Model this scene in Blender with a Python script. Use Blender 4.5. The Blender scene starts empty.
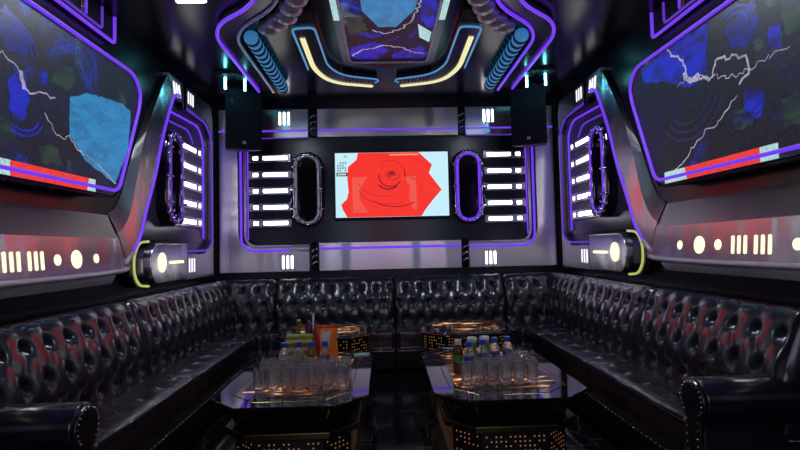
import bpy, bmesh, math, random
from mathutils import Vector, Matrix
random.seed(7)
PI = math.pi
scn = bpy.context.scene
C = scn.collection

# ------------------------------------------------------------------ camera
HALF, BACK, TOP, FRONT = 2.02, 5.85, 3.0, -1.4
cam_d = bpy.data.cameras.new('camera')
cam = bpy.data.objects.new('camera', cam_d); C.objects.link(cam)
cam_d.sensor_width = 36.0; cam_d.lens = 22.5; cam_d.clip_start = .02
def cam_matrix(loc, vp=(384.5, 247.0), roll=.023, f=500.0):
    yd = Vector(((vp[0]-400)/f, (vp[1]-225)/f, 1)).normalized()      # room's long axis in camera space
    xd = Vector((math.cos(roll), -math.sin(roll), 0)); xd = (xd - yd*xd.dot(yd)).normalized()
    zd = -yd.cross(xd)
    if zd.y > 0: zd = -zd
    m = Matrix.Identity(4)
    for i, (s, k) in enumerate(((1, 0), (-1, 1), (-1, 2))):          # right, up, backward
        m[0][i] = s*xd[k]; m[1][i] = s*yd[k]; m[2][i] = s*zd[k]
    m.translation = Vector(loc)
    return m
cam.matrix_world = cam_matrix((-.06, 0, 1.28))
scn.camera = cam

# ------------------------------------------------------------------ world, exposure
w = bpy.data.worlds.new('world'); scn.world = w; w.use_nodes = True
w.node_tree.nodes['Background'].inputs[0].default_value = (.01, .012, .02, 1)
w.node_tree.nodes['Background'].inputs[1].default_value = .2
scn.view_settings.view_transform = 'Standard'
scn.view_settings.look = 'None'
scn.view_settings.gamma = 1.0
scn.view_settings.use_curve_mapping = False
scn.view_settings.exposure = 0.0
try:
    scn.cycles.sample_clamp_indirect = 4.0
    scn.cycles.blur_glossy = .6
except Exception: pass

# ------------------------------------------------------------------ materials
def srgb(r, g, b):
    f = lambda c: (c/255/12.92 if c/255 <= .04045 else ((c/255+.055)/1.055)**2.4)
    return (f(r), f(g), f(b), 1)
M = {}
def pmat(name, col, rough=.5, metal=0, spec=.5, coat=0, trans=0, ior=1.45, alpha=1):
    m = bpy.data.materials.new(name); m.use_nodes = True
    b = m.node_tree.nodes['Principled BSDF']
    b.inputs['Base Color'].default_value = col if len(col) == 4 else (*col, 1)
    b.inputs['Roughness'].default_value = rough; b.inputs['Metallic'].default_value = metal
    b.inputs['Specular IOR Level'].default_value = spec; b.inputs['Coat Weight'].default_value = coat
    b.inputs['Transmission Weight'].default_value = trans; b.inputs['IOR'].default_value = ior
    M[name] = m; return m
def emat(name, col, s, body=(.02, .02, .02, 1)):
    m = pmat(name, body, .4); b = m.node_tree.nodes['Principled BSDF']
    b.inputs['Emission Color'].default_value = col; b.inputs['Emission Strength'].default_value = s
    return m
def nd(m, kind, **kw):
    n = m.node_tree.nodes.new(kind)
    for k, v in kw.items():
        if k in n.inputs: n.inputs[k].default_value = v
        else: setattr(n, k, v)
    return n
def lk(m, a, b): m.node_tree.links.new(a, b)
def ramp(m, stops):
    r = nd(m, 'ShaderNodeValToRGB'); e = r.color_ramp.elements
    while len(e) < len(stops): e.new(.5)
    for k, (p, c) in zip(e, stops): k.position = p; k.color = c
    return r
def bump(m, scale, strength, stretch=(1, 1, 1), dist=.01, detail=3):
    tc = nd(m, 'ShaderNodeTexCoord'); mp = nd(m, 'ShaderNodeMapping'); mp.inputs['Scale'].default_value = stretch
    n = nd(m, 'ShaderNodeTexNoise', Scale=scale, Detail=detail); bp = nd(m, 'ShaderNodeBump', Strength=strength, Distance=dist)
    lk(m, tc.outputs['Object'], mp.inputs[0]); lk(m, mp.outputs[0], n.inputs['Vector']); lk(m, n.outputs['Fac'], bp.inputs['Height'])
    lk(m, bp.outputs[0], m.node_tree.nodes['Principled BSDF'].inputs['Normal'])
    return m

bump(pmat('black_wall', (.008, .010, .020), .22), 3, .05)
pmat('black_ceiling', (.007, .010, .018), .2, spec=.4)
pmat('black_plastic', (.007, .007, .011), .55, spec=.3)
pmat('black_gloss', (.006, .006, .009), .08, coat=.5)
pmat('recess_paint', (.07, .055, .10), .35)
pmat('grille', (.004, .004, .010), .65, spec=.25)
pmat('smoked', (.11, .10, .13), .22, metal=.8)
bump(pmat('steel', (.66, .65, .68), .29, metal=1), 3.2, .45, (1.6, 1.2, .3), .05, 0)
bump(pmat('steel_brushed', (.66, .65, .69), .36, metal=1), 2.6, .30, (1, 1, .35), .05, 2)
bump(pmat('steel_band', (.66, .65, .69), .26, metal=1), 3.0, .40, (1, 1.4, .5), .05, 2)
bump(pmat('steel_dark', (.46, .45, .45), .28, metal=1), 2.0, .2, (1, 1, .5), .05, 2)
bump(pmat('steel_plain', (.62, .61, .64), .22, metal=1), 4, .08, dist=.02)
pmat('chrome', (.75, .74, .76), .08, metal=1)
pmat('chrome_black', (.05, .05, .06), .12, metal=.9)
pmat('pipe_silver', (.70, .68, .74), .38, metal=.6)
bump(pmat('leather', (.011, .012, .019), .28, spec=.6, coat=.7), 16, .12, dist=.008, detail=3); M['leather'].node_tree.nodes['Principled BSDF'].inputs['Coat Roughness'].default_value = .12
pmat('leather_button', (.012, .011, .016), .3)
pmat('nail', (.65, .62, .55), .25, metal=1)
pmat('gold_line', (.55, .42, .18), .25, metal=1)
pmat('table_glass', (.012, .012, .015), .045, spec=.9, coat=1)
pmat('table_body', (.012, .012, .012), .15)
pmat('bronze', (.10, .075, .03), .25, metal=.8)
pmat('plinth', (.02, .017, .012), .35)
emat('led_purple', (.17, .04, .85, 1), 1.0)
emat('led_purple_dim', (.17, .05, .75, 1), .6)
emat('led_white', (1, .97, .98, 1), 5.0)
emat('led_soft', (.95, .95, 1, 1), 1.3)
emat('led_panel', (.82, .90, 1, 1), 45.0)
emat('led_cool', (.8, .9, 1, 1), 3.0)
emat('led_cream', (1, .98, .62, 1), 1.3)
emat('led_yellow', (1, .93, .50, 1), .9)
emat('led_ring', (.85, .9, .25, 1), .55)
emat('led_blue', (.12, .42, .85, 1), .6)
emat('led_bead', (.05, .30, .66, 1), .38, (.20, .55, .85, 1)); M['led_bead'].node_tree.nodes['Principled BSDF'].inputs['Roughness'].default_value = .2
emat('led_teal', (.16, .85, 1, 1), 24)
emat('led_amber', (1, .45, .2, 1), .25)
pmat('bead_silver', (.60, .60, .66), .38, metal=.7)
pmat('glass', (.97, .97, .98), .015, trans=.9, ior=1.5)
pmat('bottle_plastic', (.9, .93, .97), .05, trans=.88, ior=1.3)
pmat('cap_blue', srgb(45, 85, 190), .35)
pmat('cap_white', srgb(205, 215, 205), .35)
pmat('label_blue', srgb(40, 70, 170), .4)
pmat('label_green', srgb(70, 150, 60), .35)
pmat('green_can', srgb(90, 160, 70), .3, metal=.2)
pmat('tea_amber', srgb(120, 70, 25), .1, trans=.4)
pmat('tea_pale', srgb(150, 130, 40), .1, trans=.5)
pmat('box_green', srgb(125, 150, 60), .5)
pmat('box_yellow', srgb(230, 210, 100), .5)
pmat('bag_orange', srgb(240, 130, 25), .3)
pmat('bag_red', srgb(180, 45, 25), .3)
pmat('bag_white', srgb(215, 205, 200), .4)
pmat('bottle_brown', srgb(75, 45, 20), .12, trans=.3)
pmat('foil_gold', srgb(200, 160, 70), .3, metal=.8)
pmat('stick_white', srgb(190, 200, 180), .4)
pmat('wrap_purple', srgb(75, 25, 80), .35)
pmat('card_green', srgb(150, 185, 165), .5)
pmat('fabric_black', (.008, .008, .008), .6)
pmat('mark_grey', (.45, .45, .5), .4)

# floor: black marble with pale veins
m = pmat('marble', (.010, .010, .012), .1)
tc = nd(m, 'ShaderNodeTexCoord'); n0 = nd(m, 'ShaderNodeTexNoise', Scale=1.6, Detail=5); mx = nd(m, 'ShaderNodeVectorMath', operation='MULTIPLY_ADD')
mx.inputs[1].default_value = (.5, .5, .5)
lk(m, tc.outputs['Object'], n0.inputs['Vector']); lk(m, n0.outputs['Color'], mx.inputs[0]); lk(m, tc.outputs['Object'], mx.inputs[2])
vo = nd(m, 'ShaderNodeTexVoronoi', Scale=2.6, feature='DISTANCE_TO_EDGE'); lk(m, mx.outputs[0], vo.inputs['Vector'])
r = ramp(m, [(0, (.09, .085, .085, 1)), (.010, (.02, .02, .022, 1)), (.03, (.007, .007, .009, 1))])
lk(m, vo.outputs['Distance'], r.inputs[0]); lk(m, r.outputs[0], m.node_tree.nodes['Principled BSDF'].inputs['Base Color'])

# backlit amber stone under the table glass
m = emat('amber_stone', (1, .5, .2, 1), 1.15)
tc = nd(m, 'ShaderNodeTexCoord'); mp = nd(m, 'ShaderNodeMapping'); mp.inputs['Scale'].default_value = (1.5, 4.2, 1); mp.inputs['Rotation'].default_value = (0, 0, .35)
n1 = nd(m, 'ShaderNodeTexNoise', Scale=2.0, Detail=7, Distortion=1.6); lk(m, tc.outputs['Object'], mp.inputs[0]); lk(m, mp.outputs[0], n1.inputs['Vector'])
r = ramp(m, [(.46, (.003, .003, .003, 1)), (.54, (.06, .018, .006, 1)), (.59, (.40, .13, .03, 1)), (.63, (1, .68, .40, 1)), (.67, (.12, .035, .01, 1))])
b = m.node_tree.nodes['Principled BSDF']; lk(m, n1.outputs['Fac'], r.inputs[0]); lk(m, r.outputs[0], b.inputs['Emission Color'])
b.inputs['Roughness'].default_value = .06

# video-wall background: dark pixels with drifting blue and green fields
def screen_mat(name, seed, lo, hi, green):
    m = emat(name, (0, 0, 0, 1), 1.0, (.004, .004, .008, 1)); b = m.node_tree.nodes['Principled BSDF']
    tc = nd(m, 'ShaderNodeTexCoord'); mp = nd(m, 'ShaderNodeMapping'); mp.inputs['Location'].default_value = (seed, seed*.7, seed*.3)
    lk(m, tc.outputs['Object'], mp.inputs[0])
    n1 = nd(m, 'ShaderNodeTexNoise', Scale=2.6, Detail=4, Distortion=1.2); lk(m, mp.outputs[0], n1.inputs['Vector'])
    r1 = ramp(m, [(.45, (.010, .011, .018, 1)), (.60, (.010, .013, .045, 1)), (.70, lo), (.82, hi)]); lk(m, n1.outputs['Fac'], r1.inputs[0])
    n2 = nd(m, 'ShaderNodeTexNoise', Scale=3.4, Detail=2); mp2 = nd(m, 'ShaderNodeMapping'); mp2.inputs['Location'].default_value = (seed+5, 3, seed)
    lk(m, tc.outputs['Object'], mp2.inputs[0]); lk(m, mp2.outputs[0], n2.inputs['Vector'])
    r2 = ramp(m, [(.62, (0, 0, 0, 1)), (.70, green)]); lk(m, n2.outputs['Fac'], r2.inputs[0])
    add = nd(m, 'ShaderNodeMixRGB', blend_type='ADD'); add.inputs[0].default_value = 1; lk(m, r1.outputs[0], add.inputs[1]); lk(m, r2.outputs[0], add.inputs[2])
    vo = nd(m, 'ShaderNodeTexVoronoi', Scale=75.0); lk(m, tc.outputs['Object'], vo.inputs['Vector'])
    r3 = ramp(m, [(.25, (1.5, 1.5, 1.5, 1)), (.75, (.45, .45, .45, 1))]); lk(m, vo.outputs['Distance'], r3.inputs[0])
    mul = nd(m, 'ShaderNodeMixRGB', blend_type='MULTIPLY'); mul.inputs[0].default_value = 1; lk(m, add.outputs[0], mul.inputs[1]); lk(m, r3.outputs[0], mul.inputs[2])
    lk(m, mul.outputs[0], b.inputs['Emission Color']); b.inputs['Emission Strength'].default_value = 1.0; b.inputs['Roughness'].default_value = .5
    return m
screen_mat('video_left', 1.0, (.01, .03, .30, 1), (.03, .10, .75, 1), (.02, .06, .04, 1))
screen_mat('video_right', 4.2, (.01, .02, .22, 1), (.02, .05, .60, 1), (.03, .09, .06, 1))
screen_mat('video_ceiling', 8.1, (.015, .03, .45, 1), (.04, .08, .95, 1), (.06, .10, .12, 1))
def pix(name, col, s=1.0, var=.4):
    m = emat(name, col, s, (.01, .01, .01, 1)); b = m.node_tree.nodes['Principled BSDF']
    tc = nd(m, 'ShaderNodeTexCoord'); mp = nd(m, 'ShaderNodeMapping'); mp.inputs['Scale'].default_value = (1, .55, 1.6); mp.inputs['Rotation'].default_value = (.6, 0, 0); lk(m, tc.outputs['Object'], mp.inputs[0])
    n = nd(m, 'ShaderNodeTexNoise', Scale=11.0, Detail=6, Distortion=.8); lk(m, mp.outputs[0], n.inputs['Vector'])
    k = tuple(c*(1-var)+d*var for c, d in zip(col[:3], (.010, .012, .035)))+(1,); r = ramp(m, [(.36, k), (.58, col)]); lk(m, n.outputs['Fac'], r.inputs[0])
    vo = nd(m, 'ShaderNodeTexVoronoi', Scale=75.0); lk(m, tc.outputs['Object'], vo.inputs['Vector'])
    r3 = ramp(m, [(.25, (1.1, 1.1, 1.1, 1)), (.75, (.8, .8, .8, 1))]); lk(m, vo.outputs['Distance'], r3.inputs[0])
    mul = nd(m, 'ShaderNodeMixRGB', blend_type='MULTIPLY'); mul.inputs[0].default_value = 1; lk(m, r.outputs[0], mul.inputs[1]); lk(m, r3.outputs[0], mul.inputs[2])
    lk(m, mul.outputs[0], b.inputs['Emission Color'])
    return m
pix('pix_cyan', (.03, .24, .52, 1), 1, .3); pix('pix_blue', (.012, .020, .50, 1), 1, .85); pix('pix_navy', (.010, .016, .22, 1), 1, .95)
pix('pix_red', (.80, .04, .03, 1), 1.1, .08); pix('pix_pale', (.50, .80, .82, 1), .9, .1); pix('pix_bolt', (.55, .53, .72, 1), .8, .5)
pix('pix_green', (.025, .06, .04, 1), .8, 1); pix('pix_dark', (.014, .018, .06, 1), 1, .5)
emat('tv_red', srgb(234, 44, 32), 1.12); emat('tv_sky', srgb(190, 228, 240), 1.1); emat('tv_pale', srgb(240, 84, 70), 1.0)
emat('tv_dark', srgb(150, 20, 18), 1.0); emat('tv_mid', srgb(210, 34, 26), 1.0); emat('tv_grey', srgb(120, 150, 165), 1.0)
emat('tv_black', srgb(40, 50, 55), 1.0); emat('tv_white', srgb(240, 246, 248), 1.0); emat('tv_green', srgb(150, 220, 160), 1.0)
emat('fill_red', (.85, .09, .12, 1), 1.6); emat('fill_pale', (.58, .70, 1.0, 1), 2.6)  # glow colours of the added screen behind the camera
emat('tv_white_text', srgb(250, 170, 160), 1.0)

# ------------------------------------------------------------------ mesh helpers
def finish(bm, name, mat, parent=None, smooth=False, bevel=0, seg=2, recalc=True):
    if recalc: bmesh.ops.recalc_face_normals(bm, faces=bm.faces[:])
    me = bpy.data.meshes.new(name); bm.to_mesh(me); bm.free()
    mats = mat if isinstance(mat, (list, tuple)) else [mat]
    for k in mats: me.materials.append(M[k])
    if smooth:
        for p in me.polygons: p.use_smooth = True
    o = bpy.data.objects.new(name, me); C.objects.link(o)
    if parent is not None:
        o.parent = parent
        q = parent; off = Vector((0, 0, 0))
        while q is not None: off += q.location; q = q.parent
        o.location = -off
    if bevel:
        md = o.modifiers.new('bevel', 'BEVEL'); md.width = bevel; md.segments = seg; md.limit_method = 'ANGLE'; md.angle_limit = .7
    return o
def thing(name, label, cat, loc=(0, 0, 0), group=None):
    o = bpy.data.objects.new(name, None); o.empty_display_size = .1; C.objects.link(o); o.location = loc
    return tag(o, label, cat, group)
def tag(o, label, cat, group=None, kind=None):
    o['label'] = label; o['category'] = cat
    if group: o['group'] = group
    if kind: o['kind'] = kind
    return o
def prism(bm, poly, d0, d1, fn):
    """extrude a 2-D outline from depth d0 to d1; fn(a, b, d) gives the point in the room"""
    a = [bm.verts.new(fn(p[0], p[1], d0)) for p in poly]; b = [bm.verts.new(fn(p[0], p[1], d1)) for p in poly]
    n = len(poly); bm.faces.new(a); bm.faces.new(b[::-1])
    for i in range(n): bm.faces.new((a[i], a[(i+1) % n], b[(i+1) % n], b[i]))
    return bm
def strip(bm, A, B, d0, d1, fn, tilt=0):
    """band between two polylines of equal length, extruded from d0 to d1 (quads, safe for any bend)"""
    V = [[bm.verts.new(fn(p[0], p[1], d)) for p in L] for d, L in ((d0, A), (d0, B), (d1-tilt, A), (d1+tilt, B))]
    n = len(A)
    for i in range(n-1):
        bm.faces.new((V[0][i], V[0][i+1], V[1][i+1], V[1][i])); bm.faces.new((V[2][i], V[2][i+1], V[3][i+1], V[3][i]))
        bm.faces.new((V[0][i], V[0][i+1], V[2][i+1], V[2][i])); bm.faces.new((V[1][i], V[1][i+1], V[3][i+1], V[3][i]))
    for k in (0, n-1): bm.faces.new((V[0][k], V[1][k], V[3][k], V[2][k]))
    return bm
def box(bm, x0, x1, y0, y1, z0, z1):
    return prism(bm, [(x0, y0), (x1, y0), (x1, y1), (x0, y1)], z0, z1, lambda a, b, d: (a, b, d))
def tube(bm, pts, r, n=8, closed=False, flat=1.0):
    pts = [Vector(p) for p in pts]; N = len(pts); rings = []; prev = None
    for i, p in enumerate(pts):
        a = pts[(i-1) % N] if (closed or i > 0) else p; b = pts[(i+1) % N] if (closed or i < N-1) else p
        t = (b-a).normalized()
        if prev is None:
            up = Vector((0, 0, 1)) if abs(t.z) < .9 else Vector((1, 0, 0)); u = t.cross(up).normalized()
        else:
            u = (prev - t*prev.dot(t)).normalized()
        prev = u; v = t.cross(u)
        rings.append([bm.verts.new(p + r*(math.cos(2*PI*k/n)*u + math.sin(2*PI*k/n)*v*flat)) for k in range(n)])
    R = range(N if closed else N-1)
    for i in R:
        A, B = rings[i], rings[(i+1) % N]
        for k in range(n): bm.faces.new((A[k], A[(k+1) % n], B[(k+1) % n], B[k]))
    if not closed: bm.faces.new(rings[0]); bm.faces.new(rings[-1][::-1])
    return bm
def lathe(bm, prof, n=16, c=(0, 0, 0), close=True):
    rings = []
    for r, z in prof:
        if r < 1e-6: rings.append([bm.verts.new((c[0], c[1], c[2]+z))])
        else: rings.append([bm.verts.new((c[0]+r*math.cos(2*PI*k/n), c[1]+r*math.sin(2*PI*k/n), c[2]+z)) for k in range(n)])
    for A, B in zip(rings, rings[1:]):
        for k in range(n):
            j = (k+1) % n
            if len(A) == 1 and len(B) == 1: continue
            if len(A) == 1: bm.faces.new((A[0], B[j], B[k]))
            elif len(B) == 1: bm.faces.new((A[k], A[j], B[0]))
            else: bm.faces.new((A[k], A[j], B[j], B[k]))
    return bm
def blob(bm, p, r, flat=None):
    """small 8-faced stud"""
    p = Vector(p); d = [Vector(v)*r for v in ((1,0,0),(-1,0,0),(0,1,0),(0,-1,0),(0,0,1),(0,0,-1))]
    if flat is not None: d = [v - flat*v.dot(flat)*.4 for v in d]
    v = [bm.verts.new(p+q) for q in d]
    for a in (0, 1):
        for b in (2, 3):
            for c in (4, 5): bm.faces.new((v[a], v[b], v[c]))
def fillet(pts, rad, n=6, closed=False):
    """round the corners of a 2-D or 3-D polyline"""
    P = [Vector(p) for p in pts]; out = []; N = len(P)
    for i, p in enumerate(P):
        if not closed and i in (0, N-1): out.append(p.copy()); continue
        a = P[(i-1) % N]-p; b = P[(i+1) % N]-p; r = min(rad if not isinstance(rad, (list, tuple)) else rad[i], a.length*.49, b.length*.49)
        if r < 1e-4: out.append(p.copy()); continue
        s, e = p+a.normalized()*r, p+b.normalized()*r
        for k in range(n+1):
            t = k/n; out.append(s*(1-t)**2 + p*2*t*(1-t) + e*t*t)
    return out
def disc(bm, ca, cb, ra, rb, d0, d1, fn, n=20):
    return prism(bm, [(ca+ra*math.cos(2*PI*k/n), cb+rb*math.sin(2*PI*k/n)) for k in range(n)], d0, d1, fn)
def rrect(a0, a1, b0, b1, r, n=4): return fillet([(a0, b0), (a1, b0), (a1, b1), (a0, b1)], r, n, True)
def bm_(): return bmesh.new()
SIDE = {-1: 'left', 1: 'right'}
def side_fn(s): return lambda a, b, d: (s*(HALF-d), a, b)             # a = room depth, b = height, d = out from the wall
def back_fn(a, b, d): return (a, BACK-d, b)
CK = .968                                                               # plan of the ceiling lamps, taken at the height of their faces
def ceil_fn(a, b, d): return (a*CK-.002, b*CK, TOP-d)

# ------------------------------------------------------------------ the room
def structure(name, bm, mat):
    o = finish(bm, name, mat); o['kind'] = 'structure'; return o
structure('floor', box(bm_(), -HALF-.1, HALF+.1, FRONT-.1, BACK+.1, -.1, 0), 'marble')
structure('ceiling', box(bm_(), -HALF-.1, HALF+.1, FRONT-.1, BACK+.1, TOP, TOP+.1), 'black_ceiling')
structure('wall_left', box(bm_(), -HALF-.1, -HALF, FRONT-.1, BACK+.1, 0, TOP), 'black_wall')
structure('wall_right', box(bm_(), HALF, HALF+.1, FRONT-.1, BACK+.1, 0, TOP), 'black_wall')
structure('wall_back', box(bm_(), -HALF, HALF, BACK, BACK+.1, 0, TOP), 'black_wall')
structure('wall_front', box(bm_(), -HALF, HALF, FRONT-.1, FRONT, 0, TOP), 'black_wall')

# ------------------------------------------------------------------ small light helpers
def lens_bars(parent, fn, a_list, b0, b1, mat, d, wid=.012, name='light_bar'):
    for a in a_list:
        finish(prism(bm_(), rrect(a-wid, a+wid, b0, b1, wid*.8, 3), d-.006, d+.001, fn), name, mat, parent)
def led(parent, pts, mat, r=.012, name='led_tube', closed=False):
    return finish(tube(bm_(), pts, r, 8, closed), name, mat, parent, smooth=True)
def path(fn, pts, d, rad=.08, n=6, closed=False): return [fn(p[0], p[1], d) for p in fillet(pts, rad, n, closed)]

# ------------------------------------------------------------------ video walls at the sides
SCR = [(.95, 2.585), (3.66, 2.585), (3.76, 2.47), (3.74, 2.36), (3.45, 1.70), (1.25, 1.70), (.95, 2.36)]
SCR_R = [.08, .12, .06, .06, .08, .08, .06]
def flat(bm, poly, d, fn, mi, th=.0006):
    n0 = len(bm.faces); prism(bm, poly, d, d+th, fn)
    bm.faces.ensure_lookup_table()
    for f in bm.faces[n0:]: f.material_index = mi
def ribbon2(pts, wd):
    P = [Vector(p) for p in pts]; A = []; B = []
    for i, p in enumerate(P):
        t = (P[min(i+1, len(P)-1)]-P[max(i-1, 0)]).normalized(); n = Vector((-t.y, t.x))*wd
        A.append(p+n); B.append(p-n)
    return A, B
def bolt(bm, pts, wd, d, fn, mi, seed=1, jag=.014):
    rnd = random.Random(seed); P = []
    for a, b in zip(pts, pts[1:]):
        a = Vector(a); b = Vector(b); k = max(2, int((b-a).length/.022))
        for i in range(k): P.append(a+(b-a)*i/k + Vector((rnd.uniform(-jag, jag), rnd.uniform(-jag, jag))))
    P.append(Vector(pts[-1])); A, B = ribbon2(P, wd); n0 = len(bm.faces); strip(bm, A, B, d, d+.0006, fn); bm.faces.ensure_lookup_table()
    for f in bm.faces[n0:]: f.material_index = mi
def rag(poly, j=.014, seed=0):
    rr = random.Random(seed+len(poly)); out = []
    for i, p in enumerate(poly):
        a = Vector(p); b = Vector(poly[(i+1) % len(poly)]); k = max(1, int((b-a).length/.03))
        for q in range(k): out.append(a+(b-a)*q/k+Vector((rr.uniform(-j, j), rr.uniform(-j, j)))*(1 if q else .3))
    return out
PM = ['pix_cyan', 'pix_blue', 'pix_navy', 'pix_red', 'pix_pale', 'pix_bolt', 'pix_green', 'pix_dark']
def video_wall(s):
    fn = side_fn(s); sd = SIDE[s]
    t = thing('video_wall_screen', f'large curved-corner video screen showing {"a pale blue patch and lightning" if s < 0 else "a deep blue wedge and lightning"} on the {sd} wall', 'screen', (s*HALF, 2.3, 1.7))
    out = fillet(SCR, SCR_R, 6, True)
    cx, cz = 2.35, 2.14
    low = lambda p, k: Vector((cx+(p.x-cx)*k, cz+(p.y-cz)*k - (.040 if p.y < 1.9 else .040*max(0, (2.2-p.y)/.3))))
    finish(prism(bm_(), [low(p, 1.0) for p in out], .0, .145, fn), 'housing', 'black_plastic', t)
    inner = [low(p, .985) for p in out]
    finish(prism(bm_(), inner, .145, .150, fn), 'display', 'video_left' if s < 0 else 'video_right', t)
    led(t, [fn(p.x, p.y, .160) for p in out], 'led_purple', .0115, 'led_tube', True)
    # chrome lip round the tube
    o2 = [Vector((cx+(p.x-cx)*1.008, cz+(p.y-cz)*1.02)) for p in out]
    finish(tube(bm_(), [fn(p.x, p.y-(.04 if p.y < 1.9 else 0), .140) for p in o2], .009, 6, True), 'rim', 'chrome_black', t, smooth=True)
    bm = bm_(); d = .1503
    def rings(c, radii, a0, a1, mi, wd=.005):
        for r_ in radii:
            n = 14; bolt(bm, [(c[0]+r_*math.cos(a0+(a1-a0)*q/n), c[1]+r_*.85*math.sin(a0+(a1-a0)*q/n)) for q in range(n+1)], wd, d+.0005, fn, mi, 31, .003)
    if s < 0:
        flat(bm, rag([(2.93, 2.19), (3.10, 2.27), (3.48, 2.32), (3.63, 2.30), (3.59, 2.01), (3.42, 1.75), (3.08, 1.85), (2.93, 1.97)], .005), d, fn, 0)
        flat(bm, rag([(2.49, 2.21), (2.57, 2.20), (2.60, 2.08), (2.56, 1.96), (2.48, 1.95), (2.45, 2.10)]), d, fn, 1)
        flat(bm, rag([(2.42, 2.50), (2.52, 2.46), (2.62, 2.40), (2.58, 2.30), (2.46, 2.27), (2.38, 2.36)]), d, fn, 2)
        for pg in ([(2.80, 2.31), (2.95, 2.38), (2.99, 2.29), (2.83, 2.20), (2.76, 2.22)], [(2.36, 1.97), (2.50, 1.92), (2.51, 1.84), (2.36, 1.80)], [(2.67, 1.86), (2.83, 1.88), (2.86, 1.79), (2.70, 1.77)]): flat(bm, rag(pg), d, fn, 6)
        flat(bm, rag([(2.69, 2.26), (2.74, 2.27), (2.74, 2.20), (2.69, 2.19)], .008), d, fn, 1)
        rings((2.46, 2.29), (.08, .12, .16, .20), .2, 2.9, 2, .010); rings((2.55, 2.02), (.13, .16), 4.2, 5.9, 1, .006)
        bolt(bm, [(2.36, 2.27), (2.40, 2.26), (2.48, 2.23), (2.53, 2.20), (2.58, 2.12), (2.66, 2.13), (2.80, 2.15)], .0042, d+.001, fn, 5, 3)
        bolt(bm, [(2.53, 2.20), (2.55, 2.17), (2.56, 2.12)], .012, d+.0015, fn, 5, 6)
        bolt(bm, [(2.72, 2.05), (2.78, 1.97), (2.86, 1.93), (2.92, 1.96), (3.03, 1.89), (3.19, 1.86), (3.30, 1.81), (3.43, 1.75)], .0032, d+.001, fn, 5, 4, .010)
        r0, r1, rz0, rz1, e0, e1 = 2.47, 3.10, 1.668, 1.745, .12, .09
    else:
        flat(bm, rag([(3.60, 2.55), (3.24, 2.57), (2.83, 2.55), (2.86, 2.40), (2.92, 2.27), (3.03, 2.23), (3.30, 2.36), (3.55, 2.44)], .008), d, fn, 1)
        for pg in ([(2.70, 2.44), (2.48, 2.52), (2.43, 2.40), (2.53, 2.27), (2.64, 2.33)],): flat(bm, rag(pg), d, fn, 2)
        for pg in ([(2.38, 2.33), (2.30, 2.31), (2.31, 2.20), (2.38, 2.22)], [(2.56, 2.08), (2.43, 2.02), (2.46, 1.90), (2.58, 1.92)]): flat(bm, rag(pg), d, fn, 1)
        for pg in ([(2.30, 2.42), (2.17, 2.42), (2.18, 2.23), (2.28, 2.25)], [(2.66, 1.99), (2.54, 1.97), (2.52, 1.87), (2.64, 1.87)], [(2.33, 1.95), (2.20, 1.95), (2.21, 1.80), (2.31, 1.81)]): flat(bm, rag(pg), d, fn, 6)
        rings((2.58, 2.05), (.14, .18), 3.6, 5.2, 2, .006); rings((3.05, 2.20), (.22, .28, .34), 3.5, 5.6, 7, .008); rings((2.62, 2.42), (.10, .14), 1.0, 3.2, 1, .005)
        bolt(bm, [(3.26, 2.55), (3.20, 2.51), (3.09, 2.42), (3.05, 2.29), (2.95, 2.28), (2.84, 2.20), (2.77, 2.32), (2.62, 2.27), (2.55, 2.25), (2.52, 2.17), (2.60, 2.11)], .0062, d+.001, fn, 5, 8)
        bolt(bm, [(3.08, 2.34), (3.04, 2.27), (2.94, 2.26)], .014, d+.0015, fn, 5, 12)
        bolt(bm, [(3.16, 2.28), (3.02, 2.30), (2.82, 2.23), (2.63, 2.17), (2.48, 2.17), (2.37, 2.18), (2.26, 2.18)], .003, d+.001, fn, 5, 9)
        bolt(bm, [(2.62, 2.06), (2.68, 2.02), (2.75, 1.97), (2.82, 1.93), (2.89, 1.93), (2.98, 1.88), (3.06, 1.84), (3.10, 1.79), (3.22, 1.75)], .0034, d+.001, fn, 5, 10, .010)
        r0, r1, rz0, rz1, e0, e1 = 2.48, 3.10, 1.668, 1.745, .12, .25
    # ticker along the bottom
    flat(bm, [(r0, rz0), (r1, rz0), (r1+.02, rz1), (r0, rz1)], d+.001, fn, 3)
    flat(bm, [(r1, rz0), (r1+e1, rz0), (r1+e1, rz1), (r1+.02, rz1)], d+.001, fn, 4)
    flat(bm, [(r0-e0, rz0), (r0, rz0), (r0, rz1), (r0-e0, rz1)], d+.001, fn, 4)
    finish(bm, 'picture', PM, t)
    return t

# ------------------------------------------------------------------ silver surround sweeping under and up beside each screen
MID = [(4.62, 2.89), (4.51, 2.88), (4.42, 2.79), (4.08, 2.26), (3.92, 1.84), (3.84, 1.62), (3.76, 1.50), (3.65, 1.42), (3.48, 1.385), (1.0, 1.40)]
OUT = [(4.72, 2.74), (4.62, 2.73), (4.54, 2.65), (4.35, 2.30), (4.20, 1.93), (4.04, 1.62), (3.93, 1.40), (3.75, 1.235), (3.48, 1.15), (1.0, 1.15)]
def smooth_pair(A, B, k=5):
    def cr(P, i, t):
        p = [Vector(P[max(0, min(len(P)-1, i+j))]) for j in (-1, 0, 1, 2)]
        return .5*((2*p[1]) + (p[2]-p[0])*t + (2*p[0]-5*p[1]+4*p[2]-p[3])*t*t + (3*p[1]-p[0]-3*p[2]+p[3])*t**3)
    a = []; b = []
    for i in range(len(A)-1):
        for j in range(k):
            a.append(cr(A, i, j/k)); b.append(cr(B, i, j/k))
    a.append(Vector(A[-1])); b.append(Vector(B[-1])); return a, b
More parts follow.
